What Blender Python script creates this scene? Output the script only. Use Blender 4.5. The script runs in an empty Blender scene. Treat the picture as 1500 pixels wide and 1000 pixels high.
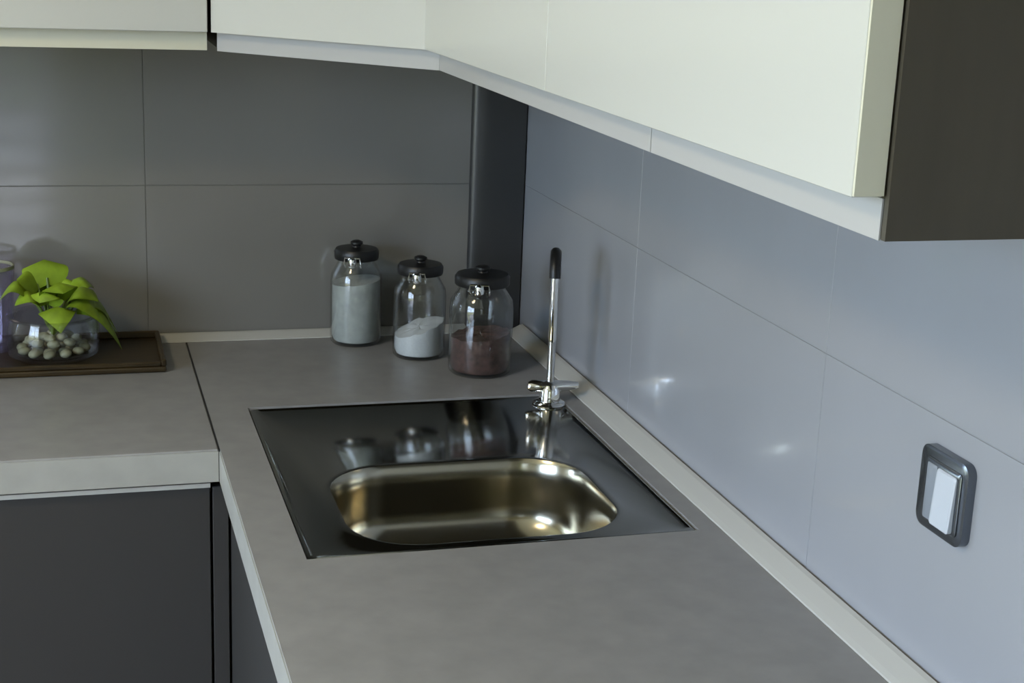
import bpy, bmesh, math, random
from mathutils import Matrix, Vector
random.seed(7)
S = bpy.context.scene
C = S.collection
PI = math.pi

# ------------------------------------------------------------------ camera
cd = bpy.data.cameras.new('camera')
cam = bpy.data.objects.new('camera', cd); C.objects.link(cam)
PITCH, YAW, ROLL = 1.31233405, -0.29183199, 0.04049481
M = (Matrix.Rotation(YAW, 3, 'Z') @ Matrix.Rotation(PITCH, 3, 'X') @ Matrix.Rotation(ROLL, 3, 'Z')).to_4x4()
M.translation = Vector((-0.8139472, -2.67789169, 1.61039194))
cam.matrix_world = M
cd.sensor_width = 36; cd.lens = 2216.88 / 1500 * 36; cd.clip_start = 0.05
cd.dof.use_dof = False
S.camera = cam

# ------------------------------------------------------------------ world, light, exposure
w = bpy.data.worlds.new('overcast_sky'); S.world = w; w.use_nodes = True
nt = w.node_tree; nt.nodes.clear()
tc = nt.nodes.new('ShaderNodeTexCoord'); sx = nt.nodes.new('ShaderNodeSeparateXYZ')
rp = nt.nodes.new('ShaderNodeValToRGB'); bg = nt.nodes.new('ShaderNodeBackground'); ow = nt.nodes.new('ShaderNodeOutputWorld')
mr = nt.nodes.new('ShaderNodeMapRange'); mr.inputs['From Min'].default_value = -1
nt.links.new(tc.outputs['Generated'], sx.inputs[0]); nt.links.new(sx.outputs['Z'], mr.inputs['Value'])
nt.links.new(mr.outputs[0], rp.inputs[0]); nt.links.new(rp.outputs[0], bg.inputs[0]); nt.links.new(bg.outputs[0], ow.inputs[0])
cr = rp.color_ramp
cr.elements[0].position = 0.0; cr.elements[0].color = (0.16, 0.17, 0.11, 1)
cr.elements[1].position = 1.0; cr.elements[1].color = (0.66, 0.80, 1.0, 1)
e = cr.elements.new(0.485); e.color = (0.22, 0.24, 0.15, 1)
e = cr.elements.new(0.53); e.color = (0.60, 0.76, 1.0, 1)
bg.inputs[1].default_value = 14.0
S.view_settings.view_transform = 'Standard'; S.view_settings.look = 'None'
S.view_settings.gamma = 1; S.view_settings.use_curve_mapping = False
S.view_settings.exposure = 0.22

RX0, RY0, RH = -3.3, -4.3, 2.5          # room: x from RX0 to 0, y from RY0 to 0
LW = (-3.8, -1.60, 0.20, 2.40)            # window in the left wall: y0, y1, z0, z1
PD = (-1.50, -0.86, 0.03, 2.1)          # patio door in the rear wall: x0, x1, z0, z1
BW = (-3.25, -1.88, 0.35, 2.40)         # window in the back wall, left of the cabinets: x0, x1, z0, z1
def portal(name, loc, rot, sx_, sy_):
    l = bpy.data.lights.new(name, 'AREA'); l.shape = 'RECTANGLE'; l.size = sx_; l.size_y = sy_
    l.cycles.is_portal = True
    o = bpy.data.objects.new(name, l); C.objects.link(o); o.location = loc; o.rotation_euler = rot
portal('window_daylight', (RX0 - .1, (LW[0]+LW[1])/2, (LW[2]+LW[3])/2), (0, -PI/2, 0), LW[3]-LW[2], LW[1]-LW[0])
portal('back_window_daylight', ((BW[0]+BW[1])/2, .2, (BW[2]+BW[3])/2), (-PI/2, 0, 0), BW[1]-BW[0], BW[3]-BW[2])
portal('patio_door_daylight', ((PD[0]+PD[1])/2, RY0 - .1, (PD[2]+PD[3])/2), (PI/2, 0, 0), PD[1]-PD[0], PD[3]-PD[2])

# ------------------------------------------------------------------ materials
MATS = {}
def mat(name, col, rough=.5, metal=0., spec=.5, noise=0., nscale=8, trans=0., ior=1.45, coat=0., stretch=None, bump=0.):
    if name in MATS: return MATS[name]
    m = bpy.data.materials.new(name); m.use_nodes = True; t = m.node_tree; b = t.nodes['Principled BSDF']
    b.inputs['Base Color'].default_value = (*col, 1); b.inputs['Roughness'].default_value = rough
    b.inputs['Metallic'].default_value = metal; b.inputs['Specular IOR Level'].default_value = spec
    b.inputs['Transmission Weight'].default_value = trans; b.inputs['IOR'].default_value = ior
    b.inputs['Coat Weight'].default_value = coat; b.inputs['Coat Roughness'].default_value = .1
    if noise or bump:
        g = t.nodes.new('ShaderNodeNewGeometry'); mp = t.nodes.new('ShaderNodeMapping'); n = t.nodes.new('ShaderNodeTexNoise')
        n.inputs['Scale'].default_value = nscale; n.inputs['Detail'].default_value = 5
        if stretch: mp.inputs['Scale'].default_value = stretch
        t.links.new(g.outputs['Position'], mp.inputs[0]); t.links.new(mp.outputs[0], n.inputs['Vector'])
        if noise:
            r = t.nodes.new('ShaderNodeValToRGB')
            r.color_ramp.elements[0].position = .3; r.color_ramp.elements[1].position = .7
            r.color_ramp.elements[0].color = (*[c*(1-noise) for c in col], 1); r.color_ramp.elements[1].color = (*[min(1, c*(1+noise)) for c in col], 1)
            t.links.new(n.outputs['Fac'], r.inputs[0]); t.links.new(r.outputs[0], b.inputs['Base Color'])
        if bump:
            bp = t.nodes.new('ShaderNodeBump'); bp.inputs['Strength'].default_value = bump; bp.inputs['Distance'].default_value = .002
            t.links.new(n.outputs['Fac'], bp.inputs['Height']); t.links.new(bp.outputs[0], b.inputs['Normal'])
    MATS[name] = m; return m
def thin_glass(name, tint=(1, 1, 1), ior=0):
    m = bpy.data.materials.new(name); m.use_nodes = True; t = m.node_tree; t.nodes.clear()
    o = t.nodes.new('ShaderNodeOutputMaterial'); mx = t.nodes.new('ShaderNodeMixShader')
    tr = t.nodes.new('ShaderNodeBsdfTransparent'); gl = t.nodes.new('ShaderNodeBsdfGlossy'); lw = t.nodes.new('ShaderNodeLayerWeight'); lw.inputs[0].default_value = .5
    pw = t.nodes.new('ShaderNodeMath'); pw.operation = 'POWER'; pw.inputs[1].default_value = 3.5
    ma = t.nodes.new('ShaderNodeMath'); ma.operation = 'MULTIPLY_ADD'; ma.inputs[1].default_value = .85; ma.inputs[2].default_value = .045
    t.links.new(lw.outputs['Facing'], pw.inputs[0]); t.links.new(pw.outputs[0], ma.inputs[0])
    tr.inputs[0].default_value = (*tint, 1); gl.inputs['Roughness'].default_value = .03
    t.links.new(ma.outputs[0], mx.inputs[0]); t.links.new(tr.outputs[0], mx.inputs[1]); t.links.new(gl.outputs[0], mx.inputs[2])
    t.links.new(mx.outputs[0], o.inputs[0]); return m

m_tile = mat('lit_glazed_tile', (.315, .322, .345), .2, noise=.04, nscale=3, spec=.6, coat=.4)  # right wall tile lightened: light contrast between the walls put into the colour
m_tile.node_tree.nodes['Principled BSDF'].inputs['Coat Roughness'].default_value = .07
m_tile_back = mat('shaded_glazed_tile', (.175, .168, .150), .2, noise=.04, nscale=3, spec=.6, coat=.5)  # back wall tile darkened in colour to stand for its weaker light
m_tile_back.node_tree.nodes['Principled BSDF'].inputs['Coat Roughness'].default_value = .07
m_grout_back = mat('shaded_grout', (.14, .135, .12), .6)  # grout darkened along with the shaded back tiles
m_grout = mat('lit_grout', (.26, .265, .28), .6)  # grout lightened along with the lit right tiles
m_corner = mat('dark_corner_panel', (.035, .036, .037), .3)
m_plaster = mat('warm_white_plaster', (.30, .28, .225), .9, noise=.03)
m_ceil = mat('white_ceiling_paint', (.78, .78, .75), .9)
m_floor = mat('oak_floor', (.15, .085, .04), .45, noise=.35, nscale=5, stretch=(1, 14, 1))
m_top = mat('grey_concrete_laminate', (.275, .270, .262), .38, noise=.08, nscale=26)
m_topedge = mat('lit_laminate_edge', (.36, .36, .33), .35, noise=.05, nscale=26)  # front edges paler than the top: window light put into their colour
m_alu = mat('brushed_aluminium', (.58, .57, .52), .4, metal=.15)
m_base = mat('anthracite_lacquer', (.046, .045, .044), .36, spec=.3)
m_carc = mat('dark_carcass', (.030, .028, .022), .5)
m_plinth = mat('black_plinth', (.02, .02, .02), .5)
m_door = mat('cream_gloss_lacquer', (.54, .545, .515), .28, coat=.3)
m_dooredge = mat('cream_door_edge', (.60, .59, .48), .4)
m_rail = mat('pale_light_rail', (.41, .41, .41), .35)
m_end = mat('dark_wenge_panel', (.06, .052, .038), .5, noise=.1, nscale=6, stretch=(6, 6, 1))
m_deck = mat('polished_dark_steel', (.27, .27, .25), .10, metal=1, bump=.02, nscale=12)
m_bowl = mat('reflection_tinted_steel', (.41, .385, .31), .2, metal=1)  # warm tint imitates brown surroundings reflected in the steel
m_chrome = mat('chrome', (.85, .86, .86), .08, metal=1)
m_black = mat('rubber_and_reflection_black', (.008, .008, .008), .4)  # rubber black; on the tap bend it stands for a dark reflection
m_steel = mat('steel', (.6, .6, .6), .25, metal=1)
m_glass = thin_glass('clear_glass', (.95, .96, .955), 1.25)
m_glasst = thin_glass('lilac_glass', (.90, .88, .95), 1.3)
m_pane = thin_glass('window_glass')
m_flour = mat('white_flour', (.42, .44, .42), .9, noise=.12, nscale=60)
m_sugar = mat('white_sugar', (.66, .68, .70), .85, noise=.05, nscale=300)
m_spice = mat('red_brown_beans', (.085, .045, .038), .7, noise=.5, nscale=90)
m_leaf = mat('lime_green_leaf', (.22, .33, .02), .45, noise=.35, nscale=25)
m_stem = mat('green_stem', (.10, .15, .02), .5)
m_peb = mat('pale_pebble', (.27, .27, .19), .5, noise=.3, nscale=40)
m_wood = mat('dark_brown_wood', (.030, .018, .005), .4, noise=.4, nscale=12, stretch=(1, 10, 10))
m_white = mat('white_frame_paint', (.8, .8, .78), .4)
m_slat = mat('linen_blind_slat', (.80, .74, .72), .6)
m_curt = mat('olive_curtain', (.26, .26, .04), .9)
m_swf = mat('dark_chrome_frame', (.16, .175, .20), .22, metal=.9)
m_sww = mat('pale_grey_rocker', (.50, .53, .58), .25)

# ------------------------------------------------------------------ helpers
def box(bm, x0, x1, y0, y1, z0, z1, bev=0, seg=1):
    r = bmesh.ops.create_cube(bm, size=1)
    for v in r['verts']:
        v.co = Vector(((x0+x1)/2 + v.co.x*(x1-x0), (y0+y1)/2 + v.co.y*(y1-y0), (z0+z1)/2 + v.co.z*(z1-z0)))
    if bev:
        es = list({e for v in r['verts'] for e in v.link_edges})
        bmesh.ops.bevel(bm, geom=es, offset=bev, segments=seg, affect='EDGES', profile=.5)
def loft(bm, rings, close=True, cap0=False, cap1=False):
    vs = [[bm.verts.new(p) for p in r] for r in rings]
    n = len(rings[0])
    for a, b in zip(vs, vs[1:]):
        for i in range(n if close else n-1):
            j = (i+1) % n
            bm.faces.new((a[i], a[j], b[j], b[i]))
    if cap0: bm.faces.new(list(reversed(vs[0])))
    if cap1: bm.faces.new(vs[-1])
    return vs
def lathe(bm, prof, x=0, y=0, z=0, n=32, cap0=False, cap1=False):
    loft(bm, [[(x+r*math.cos(2*PI*i/n), y+r*math.sin(2*PI*i/n), z+h) for i in range(n)] for r, h in prof], True, cap0, cap1)
def tube(bm, pts, rad, n=14, caps=True):
    pts = [Vector(p) for p in pts]; rings = []
    up = Vector((0.3, 0.1, 1)).normalized(); u = None
    for i, p in enumerate(pts):
        d = (pts[min(i+1, len(pts)-1)] - pts[max(i-1, 0)]).normalized()
        if u is None:
            u = d.cross(Vector((1, 0, 0)) if abs(d.x) < .8 else Vector((0, 1, 0))).normalized()
        u = (u - d*u.dot(d)).normalized(); v = d.cross(u)
        r = rad[i] if isinstance(rad, (list, tuple)) else rad
        rings.append([p + (u*math.cos(2*PI*k/n) + v*math.sin(2*PI*k/n))*r for k in range(n)])
    loft(bm, rings, True, caps, caps)
def rrect(cx, cy, hx, hy, r, z, k=8):
    pts = []
    for q, (sx_, sy_) in enumerate(((1, 1), (-1, 1), (-1, -1), (1, -1))):
        for i in range(k+1):
            a = q*PI/2 + i/k*PI/2
            pts.append((cx + sx_*(hx-r) + r*math.cos(a), cy + sy_*(hy-r) + r*math.sin(a), z))
    return pts
def obj(name, bm, m, parent=None, smooth=False, **props):
    me = bpy.data.meshes.new(name); bmesh.ops.recalc_face_normals(bm, faces=bm.faces); bm.to_mesh(me); bm.free()
    if m: me.materials.append(m)
    o = bpy.data.objects.new(name, me); C.objects.link(o)
    if smooth:
        for p in me.polygons: p.use_smooth = True
        me.set_sharp_from_angle(angle=math.radians(40))
    if parent: o.parent = parent
    for k, v in props.items(): o[k] = v
    return o
def bx(name, m, parent, x0, x1, y0, y1, z0, z1, bev=0, **props):
    bm = bmesh.new(); box(bm, x0, x1, y0, y1, z0, z1, bev); return obj(name, bm, m, parent, **props)
def thing(name, label, cat, loc=(0, 0, 0), group=None):
    o = bpy.data.objects.new(name, None); C.objects.link(o); o.location = loc
    o['label'] = label; o['category'] = cat
    if group: o['group'] = group
    return o
def tag(o, label, cat, group=None, kind=None):
    o['label'] = label; o['category'] = cat
    if group: o['group'] = group
    if kind: o['kind'] = kind
    return o

# ------------------------------------------------------------------ room shell
T = .12
bm = bmesh.new(); box(bm, RX0-T, T, RY0-T, T, -T, 0); obj('floor', bm, m_floor, kind='structure')
bm = bmesh.new(); box(bm, RX0-T, T, RY0-T, T, RH, RH+T); obj('ceiling', bm, m_ceil, kind='structure')
TT = .008   # tile thickness; tile faces lie on x = 0 and y = 0
bm = bmesh.new(); box(bm, RX0-T, BW[0], TT, TT+T, 0, RH); box(bm, BW[1], TT+T, TT, TT+T, 0, RH)
box(bm, BW[0], BW[1], TT, TT+T, 0, BW[2]); box(bm, BW[0], BW[1], TT, TT+T, BW[3], RH); wall_back = obj('wall_back', bm, m_plaster, kind='structure')
bm = bmesh.new(); box(bm, TT, TT+T, RY0-T, TT, 0, RH); wall_right = obj('wall_right', bm, m_plaster, kind='structure')
bm = bmesh.new()
box(bm, RX0-T, RX0, RY0, LW[0], 0, RH); box(bm, RX0-T, RX0, LW[1], TT, 0, RH)
box(bm, RX0-T, RX0, LW[0], LW[1], 0, LW[2]); box(bm, RX0-T, RX0, LW[0], LW[1], LW[3], RH)
obj('wall_left', bm, m_plaster, kind='structure')
bm = bmesh.new()
box(bm, RX0-T, PD[0], RY0-T, RY0, 0, RH); box(bm, PD[1], TT, RY0-T, RY0, 0, RH)
box(bm, PD[0], PD[1], RY0-T, RY0, PD[3], RH); box(bm, PD[0], PD[1], RY0-T, RY0, 0, PD[2])
obj('wall_rear', bm, m_plaster, kind='structure')
bm = bmesh.new(); box(bm, RX0-4, 3, RY0-7, RY0-T-.01, -.2, -.06); obj('floor_bounce_slab', bm, mat('pale_bounce_slab', (.52, .46, .44), .8, noise=.1, nscale=2), kind='structure')  # unseen pale slab, added to bounce daylight into the tile reflection
bm = bmesh.new(); box(bm, RX0-4, 3, RY0-7.4, RY0-7, -.2, 3.4); obj('wall_sky_block', bm, mat('sky_block_green', (.10, .13, .05), .9, noise=.5, nscale=4, bump=.5), kind='structure')  # unseen green wall, added to block sky light at the patio door
# left window: frame, mullions, panes
win = bpy.data.objects.new('window_1', None); C.objects.link(win); win['kind'] = 'structure'
bm = bmesh.new(); f = .05; X = RX0-.06
for y in (LW[0], (LW[0]+LW[1])/2-f/2, LW[1]-f): box(bm, X-.03, X+.03, y, y+f, LW[2], LW[3])
for z in (LW[2], LW[3]-f): box(bm, X-.03, X+.03, LW[0], LW[1], z, z+f)
obj('window_frame', bm, m_white, win)
for k in range(2):
    y0 = LW[0]+f + k*((LW[1]-LW[0]-f)/2); y1 = y0 + (LW[1]-LW[0])/2 - 1.5*f
    bm = bmesh.new(); loft(bm, [[(X, y0, LW[2]+f), (X, y1, LW[2]+f)], [(X, y0, LW[3]-f), (X, y1, LW[3]-f)]], False); obj('pane', bm, m_pane, win)
bx('window_sill', m_white, win, RX0-.02, RX0+.14, LW[0]-.05, LW[1]+.05, LW[2]-.03, LW[2])
win2 = bpy.data.objects.new('window_2', None); C.objects.link(win2); win2['kind'] = 'structure'
bm = bmesh.new(); f = .05; Y = .07
for x in (BW[0], BW[1]-f): box(bm, x, x+f, Y-.03, Y+.03, BW[2], BW[3])
for z in (BW[2], BW[3]-f): box(bm, BW[0], BW[1], Y-.03, Y+.03, z, z+f)
obj('window_frame', bm, m_white, win2)
bm = bmesh.new(); loft(bm, [[(BW[0]+f, Y, BW[2]+f), (BW[1]-f, Y, BW[2]+f)], [(BW[0]+f, Y, BW[3]-f), (BW[1]-f, Y, BW[3]-f)]], False); obj('pane', bm, m_pane, win2)
# patio door behind the camera with wide slatted blind (seen only as a reflection in the tiles)
pd = bpy.data.objects.new('door_1', None); C.objects.link(pd); pd['kind'] = 'structure'
bm = bmesh.new(); Y = RY0-.06; f = .06
for x in (PD[0], (PD[0]+PD[1])/2-f/2, PD[1]-f): box(bm, x, x+f, Y-.03, Y+.03, PD[2], PD[3])
for z in (PD[2], PD[3]-f): box(bm, PD[0], PD[1], Y-.03, Y+.03, z, z+f)
obj('door_frame', bm, m_white, pd)
for k in range(2):
    x0 = PD[0]+f + k*((PD[1]-PD[0]-f)/2); x1 = x0 + (PD[1]-PD[0])/2 - 1.5*f
    bm = bmesh.new(); loft(bm, [[(x0, Y, PD[2]+f), (x1, Y, PD[2]+f)], [(x0, Y, PD[3]-f), (x1, Y, PD[3]-f)]], False); obj('pane', bm, m_pane, pd)
bm = bmesh.new()
for i in range(8):
    x = -.83 + i*.04
    tube(bm, [(x, RY0+.06 + .02*(i % 2), .03), (x, RY0+.06+.02*(i % 2), 2.25)], .026, 10)
tag(obj('curtain', bm, m_curt, None, True), 'olive green curtain hanging beside the patio door', 'curtain')

# tiles on both walls: one row above the seam at z = 1.175, one below
def tiles(wall, axis, cuts):
    for (z0, z1) in ((.905, 1.1748), (1.1762, 1.446), (1.4474, 1.72)):
        for a, b in zip(cuts, cuts[1:]):
            lo, hi = min(a, b)+.0004, max(a, b)-.0004
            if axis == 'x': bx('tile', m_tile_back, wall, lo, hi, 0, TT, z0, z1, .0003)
            else: bx('tile', m_tile, wall, 0, TT, lo, hi, z0, z1, .0003)
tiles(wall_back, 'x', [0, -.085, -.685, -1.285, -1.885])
tiles(wall_right, 'y', [0, -.6, -1.2, -1.8, -2.4])
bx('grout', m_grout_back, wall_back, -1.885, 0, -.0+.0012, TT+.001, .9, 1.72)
bx('grout', m_grout, wall_right, -.0+.0012, TT+.001, -2.4, 0, .9, 1.72)
# dark boxed panel filling the room corner, its left edge rounded
bm = bmesh.new()
pr = [(-.003, 0)] + [(-.003, -.016)] + [(-.060, -.016)] + [(-.060-.044*math.sin(a), -.016*math.cos(a)) for a in [i*PI/16 for i in range(1, 9)]]
loft(bm, [[(x, y, z) for x, y in pr] for z in (.9005, 1.9)], True, True, True)
tag(obj('pipe_boxing', bm, m_corner, None, True), 'narrow dark vertical boxing in the wall corner behind the jars', 'boxing')

# ------------------------------------------------------------------ base cabinets
def base_unit(label, x0, x1, y0, y1, front, group='dark base cabinets'):
    t = thing('base_cabinet', label, 'cabinet', ((x0+x1)/2, (y0+y1)/2, 0), group)
    def P(n, m, a, b, c, d, e_, f_, bev=0):
        ox, oy = (x0+x1)/2, (y0+y1)/2
        return bx(n, m, t, a-ox, b-ox, c-oy, d-oy, e_, f_, bev)
    if front == 'y':       # door faces -y
        P('carcass', m_carc, x0, x1, y0+.022, y1, .10, .835); P('plinth', m_plinth, x0, x1, y0+.06, y0+.08, 0, .10)
        P('door', m_base, x0+.0015, x1-.0015, y0, y0+.02, .105, .838, .001)
        P('top_trim', m_alu, x0+.001, x1-.001, y0-.001, y0+.0205, .838, .8445)
    else:                  # door faces -x
        bm = bmesh.new(); ox, oy = (x0+x1)/2, (y0+y1)/2
        for q in ((x0+.022, x1, y0, y0+.016, .10, .851), (x0+.022, x1, y1-.016, y1, .10, .851), (x1-.008, x1, y0+.016, y1-.016, .10, .851),
                  (x0+.022, x1-.008, y0+.016, y1-.016, .10, .116), (x0+.022, x0+.040, y0+.016, y1-.016, .76, .851)):
            box(bm, q[0]-ox, q[1]-ox, q[2]-oy, q[3]-oy, q[4], q[5])
        obj('carcass', bm, m_carc, t)
        P('plinth', m_plinth, x0+.06, x0+.08, y0, y1, 0, .10)
        P('door', m_base, x0, x0+.02, y0+.0015, y1-.0015, .105, .838, .001)
        P('top_trim', m_alu, x0-.001, x0+.0205, y0+.001, y1-.001, .838, .8445)
    return t
base_unit('dark grey base cabinet under the left worktop, next to the inner corner', -1.225, -.632, -.605, -.004, 'y')
base_unit('dark grey base cabinet farthest left, below the tray end of the worktop', -1.825, -1.2265, -.605, -.004, 'y')
base_unit('dark blue-grey base cabinet under the sink, facing left', -.605, -.004, -1.21, -.61, 'x')
base_unit('dark blue-grey base cabinet at the bottom of the photo, nearer than the sink', -.605, -.004, -1.81, -1.2115, 'x')
base_unit('dark blue-grey base cabinet nearest the camera under the right worktop', -.605, -.004, -2.41, -1.8115, 'x')
bx('filler_panel', m_base, None, -.630, -.607, -.604, -.584, .105, .838, .001, label='narrow dark filler strip in the inner corner between the base cabinets', category='panel')

# ------------------------------------------------------------------ worktops
ZT, ZB = .900, .852
SX0, SX1, SY0, SY1 = -.560, -.062, -1.032, -.432     # sink cut-out
def worktop_right():
    bm = bmesh.new(); xs = [-.62, SX0, SX1, -.001]; ys = [-2.42, SY0, SY1, -.001]; lip = .0025
    def V(i, j, z): return (xs[i], ys[j], z)
    g = {}
    for lv, z in ((0, ZB), (1, ZT)):
        for i in range(4):
            for j in range(4): g[i, j, lv] = bm.verts.new((xs[i], ys[j], z))
    for i in range(3):
        for j in range(3):
            if (i, j) == (1, 1): continue
            for lv in (0, 1):
                bm.faces.new((g[i, j, lv], g[i+1, j, lv], g[i+1, j+1, lv], g[i, j+1, lv]))
    def wallq(a, b): bm.faces.new((g[a+(0,)], g[b+(0,)], g[b+(1,)], g[a+(1,)]))
    for k in range(3):
        wallq((0, k), (0, k+1)); wallq((3, k), (3, k+1)); wallq((k, 0), (k+1, 0)); wallq((k, 3), (k+1, 3))
    for a, b in (((1, 1), (2, 1)), ((2, 1), (2, 2)), ((2, 2), (1, 2)), ((1, 2), (1, 1))): wallq(a, b)
    es = [e_ for e_ in bm.edges if len(e_.link_faces) == 2 and e_.calc_face_angle(0) > 1 and all(abs(v.co.z-ZT) < 1e-5 for v in e_.verts)]
    bmesh.ops.bevel(bm, geom=es, offset=.0022, segments=2, affect='EDGES', profile=.5)
    return bm
wt = thing('worktop', 'grey worktop along the right wall with the sink cut into it', 'worktop')
obj('slab', worktop_right(), m_top, wt)
bx('edge_band', m_topedge, wt, -.6215, -.620, -2.42, -.622, ZB, ZT-.003)
wl = thing('worktop', 'grey worktop along the back wall under the wooden tray, joined to the sink worktop', 'worktop')
bm = bmesh.new(); box(bm, -1.83, -.6225, -.62, -.001, ZB, ZT, .002, 2); obj('slab', bm, m_top, wl)
bx('edge_band', m_topedge, wl, -1.83, -.6225, -.6215, -.620, ZB, ZT-.003)
bx('joint_seal', m_plinth, wl, -.6225, -.620, -.619, -.001, ZB, ZT-.0008)
# sealing profiles where worktop meets wall
def profile(name, label, p0, p1, inward, hs=1.0):
    a, b = Vector(p0), Vector(p1); n = Vector(inward)
    sec = [(.004, 0), (.034, 0), (.034, .0025), (.028, .006), (.010, .015), (.004, .0165)]
    bm = bmesh.new()
    loft(bm, [[p + n*d + Vector((0, 0, h*hs+.0005)) for d, h in sec] for p in (a, b)], True, True, True)
    o = obj(name, bm, m_alu, None); tag(o, label, 'trim strip', 'sealing strips along the worktop'); return o
profile('sealing_strip', 'pale metal sealing strip between the right wall and the sink worktop', (0, -2.42, ZT), (0, -.045, ZT), (-1, 0, 0))
profile('sealing_strip', 'pale metal sealing strip between the back wall and the worktop, behind the jars', (-1.83, 0, ZT), (-.106, 0, ZT), (0, -1, 0), .62)

# ------------------------------------------------------------------ sink
sk = thing('sink', 'dark polished steel inset sink with one rounded bowl in the right worktop', 'sink', ((SX0+SX1)/2, (SY0+SY1)/2, ZT))
cx, cy = 0, 0; hx, hy = (SX1-SX0)/2-.0025, (SY1-SY0)/2-.0025
bcx, bcy = -.315-(SX0+SX1)/2, -.862-(SY0+SY1)/2; bhx, bhy, br = .178, .142, .088
DZ = -.0045
bm = bmesh.new()
loft(bm, [rrect(0, 0, hx, hy, .006, -.03), rrect(0, 0, hx, hy, .006, DZ+.0015), rrect(0, 0, hx-.004, hy-.004, .008, DZ+.003), rrect(0, 0, hx-.010, hy-.010, .010, DZ),
          rrect(bcx, bcy, bhx+.012, bhy+.012, br+.012, DZ), rrect(bcx, bcy, bhx+.006, bhy+.006, br+.006, DZ+.0022), rrect(bcx, bcy, bhx+.001, bhy+.001, br, DZ+.001)])
obj('deck', bm, m_deck, sk, True)
rings = [rrect(bcx, bcy, bhx+.001, bhy+.001, br, DZ+.001), rrect(bcx, bcy, bhx-.003, bhy-.003, br-.002, DZ-.006)]
dep = .118; TP = .001
for tt in (.2, .4): rings.append(rrect(bcx, bcy, bhx-.003-TP*tt, bhy-.003-TP*tt, br-.3*TP*tt, DZ-.006-dep*tt*.9))
fr = .050
for i in range(0, 7):
    a = i/6*PI/2
    rings.append(rrect(bcx, bcy, bhx-.003-TP-fr*(1-math.cos(a)), bhy-.003-TP-fr*(1-math.cos(a)), max(br-.3*TP-fr*(1-math.cos(a))*.8, .02), DZ-dep+fr-fr*math.sin(a)))
rings.append(rrect(bcx, bcy, .05, .05, .049, DZ-dep-.006))
bm = bmesh.new(); loft(bm, rings, True, False, True); bowl = obj('bowl', bm, m_bowl, sk, True)
bm = bmesh.new(); lathe(bm, [(.042, .0), (.042, .003), (.036, .004), (.030, .001), (.004, .0005)], bcx, bcy, DZ-dep-.005, 32, False, True)
dr = obj('drain', bm, m_steel, sk, True)
bm = bmesh.new(); lathe(bm, [(.012, 0), (.012, .004), (.008, .006)], bcx, bcy, DZ-dep-.004, 20, True, True); obj('plug', bm, m_black, dr, True)

# ------------------------------------------------------------------ tap
TX, TY = -.086, -.475
tp = thing('tap', 'tall slim chrome gooseneck tap at the far right corner of the sink', 'tap', (TX, TY, ZT+DZ))
bm = bmesh.new(); lathe(bm, [(.0, 0), (.026, 0), (.027, .003), (.024, .006), (.017, .008), (.016, .028), (.012, .034), (.0, .034)], 0, 0, 0, 32); obj('body', bm, m_chrome, tp, True)
bm = bmesh.new()
hd = Vector((.99, -.12, 0)).normalized()
tube(bm, [hd*s+Vector((0, 0, .030+abs(s)*.05)) for s in (-.036, -.03, -.012, 0, .012, .03, .046)], [.006, .0095, .010, .011, .010, .008, .005], 14)
obj('handle', bm, m_chrome, tp, True)
d = Vector((-.318, -.948, 0)); H = .262; ar = .030
pts = [Vector((0, 0, .03)), Vector((0, 0, .12)), Vector((0, 0, H-ar-.012))]
bm = bmesh.new(); tube(bm, pts, .0062, 16); obj('riser', bm, m_steel, tp, True)
arc = [d*(ar-ar*math.cos(a)) + Vector((0, 0, H-ar+ar*1.1*math.sin(a)-.012)) for a in [i*PI/12 for i in range(13)]]
bm = bmesh.new(); tube(bm, arc, .0088, 16); obj('bend', bm, m_black, tp, True, label='spout bend coloured black to imitate a dark reflection')  # dark reflection on the chrome bend painted as black
en = arc[-1]
bm = bmesh.new(); tube(bm, [en+Vector((0, 0, .001)), en-Vector((0, 0, .03)), en-Vector((0, 0, .095)), en-Vector((0, 0, .10))], [.0062, .0062, .0068, .005], 16); obj('spray_nozzle', bm, m_chrome, tp, True)

# ------------------------------------------------------------------ wall cabinets
ZC, ZD, ZU = 1.432, 1.460, 2.15
CD, DD = .308, .332       # carcass depth, door face depth
def wall_unit(label, x0, x1, y0, y1, front, endpanel=False, doors=()):
    ox, oy = (x0+x1)/2, (y0+y1)/2
    t = thing('wall_cabinet', label, 'cabinet', (ox, oy, ZC), 'cream wall cabinets')
    P = lambda n, m, a, b, c, d_, e_, f_, bev=0: bx(n, m, t, a-ox, b-ox, c-oy, d_-oy, e_-ZC, f_-ZC, bev)
    if front == 'y':
        P('carcass', m_end, x0, x1, y0, y1, ZC+.003, ZU)
        P('light_rail', m_dooredge, x0, x1, y0-.0012, y0+.014, ZC, ZD)
        for a, b in doors: P('door', m_door, a+.001, b-.001, y0-.024, y0-.0015, ZD, ZU, .0012)
    else:
        P('carcass', m_end, x0, x1, y0, y1, ZC+.0005, ZU)
        for a, b in doors: P('door', m_door, x0-.024, x0-.0015, a+.0004, b-.0004, ZD, ZU, .0005)
    return t
wall_unit('cream wall cabinet at the left above the tray, left of the dark gap', -1.203, -.604, -CD, -.001, 'y', doors=((-1.203, -.604),))
wall_unit('cream wall cabinet outside the left edge, beyond the first gap', -1.805, -1.205, -CD, -.001, 'y', doors=((-1.805, -1.205),))
wall_unit('white wall cabinet on the right wall next to the angled corner cabinet', -CD, -.001, -1.155, -.590, 'x', doors=((-1.155, -.590),))
wu = wall_unit('white wall cabinet on the right wall with the dark end panel, nearest the camera', -CD, -.001, -1.816, -1.156, 'x', doors=((-1.816, -1.156),))
oc = wu.location
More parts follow.
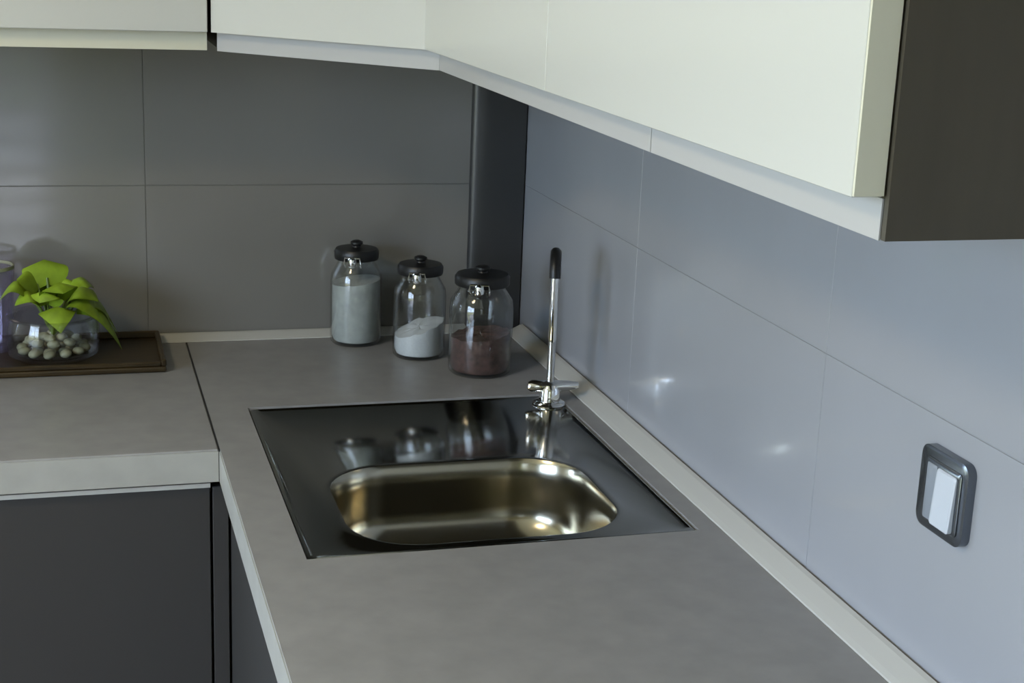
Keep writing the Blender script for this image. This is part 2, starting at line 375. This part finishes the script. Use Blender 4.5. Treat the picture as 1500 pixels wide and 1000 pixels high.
bx('end_panel', m_end, wu, -CD-oc.x, -.001-oc.x, -1.822-oc.y, -1.8165-oc.y, 0, ZU-ZC, label='dark brown end panel')
bx('door_edge', m_dooredge, wu, -CD-.0235-oc.x, -CD-.002-oc.x, -1.8185-oc.y, -1.816-oc.y, ZD-ZC+.001, ZU-ZC, label='beige door edge')
# light rails under the right wall cabinets, butted at y = -1.407
for (a, b, lab) in ((-1.406, -.592, 'darker far piece of light rail under the right cabinets, beginning at the angled corner cabinet'),
                    (-1.816, -1.4075, 'bright near piece of light rail under the right cabinets, ending at the dark end panel')):
    bm = bmesh.new(); box(bm, -CD-.0013, -CD+.0, a, b, ZC-.0005, ZD-.001); tag(obj('light_rail', bm, m_rail), lab, 'rail', 'light rails under the right wall cabinets')
# angled corner cabinet
cc = thing('corner_wall_cabinet', 'angled cream wall cabinet across the corner above the jars', 'cabinet', (-.30, -.30, ZC))
def prism(name, m, pts, z0, z1, parent, org=(-.30, -.30, ZC)):
    bm = bmesh.new(); loft(bm, [[(x-org[0], y-org[1], z-org[2]) for x, y in pts] for z in (z0, z1)], True, True, True); return obj(name, bm, m, parent)
A, B = (-.588, -CD), (-CD, -.588)
prism('carcass', m_end, [(-.588, -.001), A, B, (-.001, -.588), (-.001, -.001)], ZC+.003, ZU, cc)
nd = Vector((-1, -1, 0)).normalized(); td = Vector((1, -1, 0)).normalized()
def slab(name, m, s0, s1, o0, o1, z0, z1):
    a = Vector((*A, 0)); L = (Vector((*B, 0))-a).length
    q = [a+td*s0+nd*o0, a+td*(L-s1)+nd*o0, a+td*(L-s1)+nd*o1, a+td*s0+nd*o1]
    return prism(name, m, [(p.x, p.y) for p in q], z0, z1, cc)
slab('light_rail', m_rail, .000, .000, -.012, .0012, ZC-.001, ZD)
slab('door', m_door, .006, .010, .002, .022, ZD, ZU)

# ------------------------------------------------------------------ switch on the right wall
sw = thing('wall_switch', 'chrome framed wall switch with pale rocker on the right wall', 'switch', (0, -1.470, 1.107))
def plate(name, m, yc, zc, hy_, hz_, r, x0, x1, parent, inset=.002, tilt=0):
    bm = bmesh.new(); rs = []
    for (s, x) in ((0, x0), (0, x1+.0015), (inset, x1)):
        rs.append([(x + (tilt*(p[1]-zc) if x != x0 else 0), p[0], p[1]) for p in [(a, b) for a, b, _ in rrect(yc, zc, hy_-s, hz_-s, r, 0, 6)]])
    loft(bm, rs, True, True, True); return obj(name, bm, m, parent, True)
plate('frame', m_swf, 0, 0, .041, .042, .012, -.0002, -.011, sw, .003)
plate('surround', m_swf, -.003, 0, .031, .032, .004, -.0112, -.0135, sw)
rk = plate('rocker', m_sww, -.0135, -.001, .0165, .0285, .003, -.0137, -.018, sw, tilt=.06, inset=.0015)
plate('blank_cover', mat('mid_grey_plastic', (.22, .24, .27), .3), .0135, -.001, .0085, .0285, .002, -.0137, -.0155, sw)

# ------------------------------------------------------------------ jars
def jar(x, y, r, h, label):
    t = thing('storage_jar', label, 'jar', (x, y, ZT+.0006), 'glass storage jars in the corner')
    bm = bmesh.new()
    lathe(bm, [(.001, .001), (r*.9, 0), (r*.98, .004), (r, .012), (r, h*.62), (r*.97, h*.70), (r*.78, h*.79), (r*.72, h*.82), (r*.74, h*.85),
               (r*.70, h*.85), (r*.68, h*.82), (r*.74, h*.785), (r*.93, h*.69), (r*.95, h*.62), (r*.95, .012), (r*.88, .005), (.001, .005)], n=36)
    obj('glass_body', bm, m_glass, t, True)
    bm = bmesh.new(); lathe(bm, [(r*.60, h*.852), (r*.84, h*.852), (r*.86, h*.87), (r*.86, h*.93), (r*.80, h*.955), (r*.3, h*.965)], n=32, cap0=True, cap1=True)
    lid = obj('lid', bm, m_black, t, True)
    bm = bmesh.new(); lathe(bm, [(r*.16, h*.966), (r*.14, h*.98), (r*.24, h*1.0), (r*.24, h*1.02), (r*.12, h*1.035)], n=20, cap0=True, cap1=True)
    obj('knob', bm, m_black, lid, True)
    # swing clasp: wire loop on the front of the neck
    bm = bmesh.new(); f_ = Vector((-.35, -.93, 0)).normalized(); s_ = Vector((f_.y, -f_.x, 0))
    p = [f_*r*.74+s_*r*.30+Vector((0, 0, h*.80)), f_*r*.90+s_*r*.32+Vector((0, 0, h*.84)), f_*r*.92+s_*r*.28+Vector((0, 0, h*.90)),
         f_*r*.92-s_*r*.28+Vector((0, 0, h*.90)), f_*r*.90-s_*r*.32+Vector((0, 0, h*.84)), f_*r*.74-s_*r*.30+Vector((0, 0, h*.80))]
    tube(bm, p, .0016, 8)
    c_ = f_*r*.93+Vector((0, 0, h*.855)); lathe(bm, [(.002, -.010), (.0075, -.006), (.0085, 0), (.0075, .006), (.002, .010)], c_.x, c_.y, c_.z, 14, True, True)
    obj('clasp', bm, m_chrome, t, True)
    return t
jar(-.325, -.068, .046, .180, 'leftmost glass storage jar by the back wall, full of pale flour')
jar(-.232, -.172, .046, .172, 'middle glass storage jar, part filled with white sugar')
jar(-.152, -.288, .054, .178, 'rightmost and widest glass jar, holding reddish brown beans, near the tap')
def fill(name, x, y, r, h, m, label, cat, slope=0., rough=.0):
    bm = bmesh.new(); n = 32; rings = []
    top = lambda px: h + slope*px
    rings.append([(r*.86*math.cos(2*PI*i/n), r*.86*math.sin(2*PI*i/n), .0062) for i in range(n)])
    rings.append([(r*.93*math.cos(2*PI*i/n), r*.93*math.sin(2*PI*i/n), .014) for i in range(n)])
    for q in (.93, .6, .3, .05):
        rings.append([(r*q*math.cos(2*PI*i/n), r*q*math.sin(2*PI*i/n), top(r*q*math.cos(2*PI*i/n)) + (random.uniform(-rough, rough))) for i in range(n)])
    loft(bm, rings, True, True, True)
    o = obj(name, bm, m, None, True); o.location = (x, y, ZT+.0006); tag(o, label, cat, None, 'stuff'); return o
fill('flour', -.325, -.068, .046, .113, m_flour, 'pale flour filling the leftmost jar', 'flour', .12)
fill('sugar', -.232, -.172, .046, .052, m_sugar, 'white sugar heaped in the middle jar', 'sugar', .35, .002)
fill('beans', -.152, -.288, .054, .066, m_spice, 'reddish brown beans in the rightmost jar', 'beans', .1, .003)

# ------------------------------------------------------------------ tray with glassware and plant
tr = thing('tray', 'dark brown wooden tray at the left end of the worktop', 'tray', (-.93, -.125, ZT+.0006))
bm = bmesh.new(); box(bm, -.26, .262, -.095, .100, 0, .010, .003, 2); obj('board', bm, m_wood, tr)
for s in ((-.26, .262, .092, .100, .010, .022), (.254, .262, -.095, .092, .010, .022), (-.26, .254, -.095, -.087, .010, .018)):
    bm = bmesh.new(); box(bm, *s, .002, 1); obj('rim', bm, m_wood, tr)
ZR = ZT+.0106
gb = thing('glass_bowl', 'low clear glass bowl holding pebbles and a bright green plant', 'bowl', (-.846, -.131, ZR+.0004))
bm = bmesh.new(); R_ = .076
lathe(bm, [(.001, .001), (R_*.80, 0), (R_*.95, .008), (R_, .030), (R_*.99, .055), (R_*.93, .068), (R_*.95, .071), (R_*.97, .072),
           (R_*.93, .0735), (R_*.90, .071), (R_*.90, .067), (R_*.95, .055), (R_*.96, .030), (R_*.9, .012), (R_*.75, .006), (.001, .006)], n=40)
obj('glass_body', bm, m_glass, gb, True)
first = None
spots = [(.000, .0, .014)]
for ring, (n, rr, z) in enumerate(((7, .028, .014), (12, .050, .016), (8, .036, .030), (4, .015, .034))):
    for i in range(n): 
        a = 2*PI*i/n + ring*.4; spots.append((rr*math.cos(a), rr*math.sin(a), z))
for i, (px, py, pz) in enumerate(spots):
    if first is None:
        bm = bmesh.new(); bmesh.ops.create_icosphere(bm, subdivisions=2, radius=.0098)
        for v in bm.verts: v.co.x *= 1.12; v.co.z *= .72
        o = first = obj('pebble', bm, m_peb, None, True)
    else:
        o = first.copy(); C.objects.link(o)
    o.location = (-.846+px, -.131+py, ZR+pz); o.rotation_euler = (random.uniform(-.2, .2), random.uniform(-.2, .2), random.uniform(0, 3))
    tag(o, 'small pale pebble in the low glass bowl', 'pebble', 'pebbles in the glass bowl')
# plant: broad drooping leaves
pl = thing('potted_plant', 'bright lime green leafy plant drooping over the glass bowl', 'plant', (-.846, -.131, ZR+.038))
def leaf(az, reach, up, droop, wd):
    dv = Vector((math.cos(az), math.sin(az), 0)); sv = Vector((-dv.y, dv.x, 0)); n = 15
    cl = []; ks = 5
    for i in range(n+1):
        t_ = i/n
        cl.append(dv*reach*t_**.9 + Vector((0, 0, up*math.sin(min(1, t_*1.35)*PI/2) - droop*t_**2.6)))
    bs = bmesh.new()
    tube(bs, cl[:ks+2], [.0022]*(ks+2), 8); st = obj('stem', bs, m_stem, pl, True)
    rows = []
    for i in range(ks, n+1):
        t_ = (i-ks)/(n-ks); wv = 1.2*wd*math.sin(PI*(.08+.92*t_)**.75)*(1 if t_ < 1 else 0)+.0006
        c_ = cl[i]
        rows.append([c_+sv*wv*k+Vector((0, 0, -abs(k)*wv*.35 + .12*wv)) for k in (-1, -.55, 0, .55, 1)])
    bm = bmesh.new(); loft(bm, rows, False)
    th = [[p-Vector((0, 0, .0012)) for p in r] for r in rows]; loft(bm, th, False)
    bmesh.ops.remove_doubles(bm, verts=bm.verts, dist=1e-5)
    obj('leaf', bm, m_leaf, pl, True)
for args in ((2.6, .060, .115, .03, .030), (1.9, .045, .125, .02, .032), (3.4, .060, .085, .03, .028), (4.3, .045, .085, .02, .026), (5.2, .040, .098, .02, .028),
             (5.9, .080, .092, .03, .030), (.15, .105, .085, .09, .030), (.7, .095, .085, .05, .028), (-.2, .112, .074, .098, .024), (1.2, .055, .095, .02, .030), (4.9, .07, .07, .05, .024),
             (-.5, .085, .085, .055, .026), (2.2, .075, .10, .04, .028), (.4, .075, .10, .03, .028), (3.0, .085, .105, .05, .026)):
    leaf(*args)
# tall tumbler at the photo's left edge
tb = thing('glass_tumbler', 'tall lilac tinted glass tumbler cut by the left edge of the photo', 'glass', (-.946, -.073, ZR+.0004))
bm = bmesh.new()
lathe(bm, [(.001, .001), (.032, 0), (.035, .004), (.041, .140), (.0405, .142), (.0385, .140), (.033, .008), (.001, .008)], n=40)
obj('glass_body', bm, m_glasst, tb, True)
bm = bmesh.new(); lathe(bm, [(.0388, .140), (.0412, .1395), (.0418, .142), (.0412, .145), (.0390, .145), (.0380, .142), (.0388, .140)], n=40); obj('rim', bm, m_peb, tb, True)
# slatted blind on the patio door, behind the camera
bl = thing('slatted_blind', 'wide-slat pale blind on the patio door behind the viewer', 'blind', (0, 0, 0))
z = .16; k = 0; sl = None
while z < 2.05:
    if sl is None:
        bm = bmesh.new(); box(bm, PD[0]-.02, PD[1]+.0, -.006, .006, -.045, .045, .002); sl = o = obj('slat', bm, m_slat, bl)
    else:
        o = sl.copy(); C.objects.link(o)
    o.location = (0, RY0+.035, z); o.rotation_euler = (-.75, 0, 0); z += .13

# unseen warm ceiling lamp, added to brighten the cabinet fronts
cl = thing('added_ceiling_lamp', 'round warm lamp added out of view to light the cabinet fronts', 'lamp', (-1.9, -1.7, RH))
bm = bmesh.new(); lathe(bm, [(.24, -.001), (.25, -.015), (.25, -.04), (.235, -.045), (.235, -.03)], n=40, cap0=True, cap1=True); obj('housing', bm, m_white, cl, True)
ll = bpy.data.lights.new('added_lamp_light', 'AREA'); ll.shape = 'DISK'; ll.size = .44; ll.energy = 17; ll.color = (1, .81, .53)
lo_ = bpy.data.objects.new('added_lamp_light', ll); C.objects.link(lo_); lo_.parent = cl; lo_.location = (0, 0, -.05)
S.cycles.caustics_reflective = False; S.cycles.caustics_refractive = False
S.cycles.transparent_max_bounces = 24
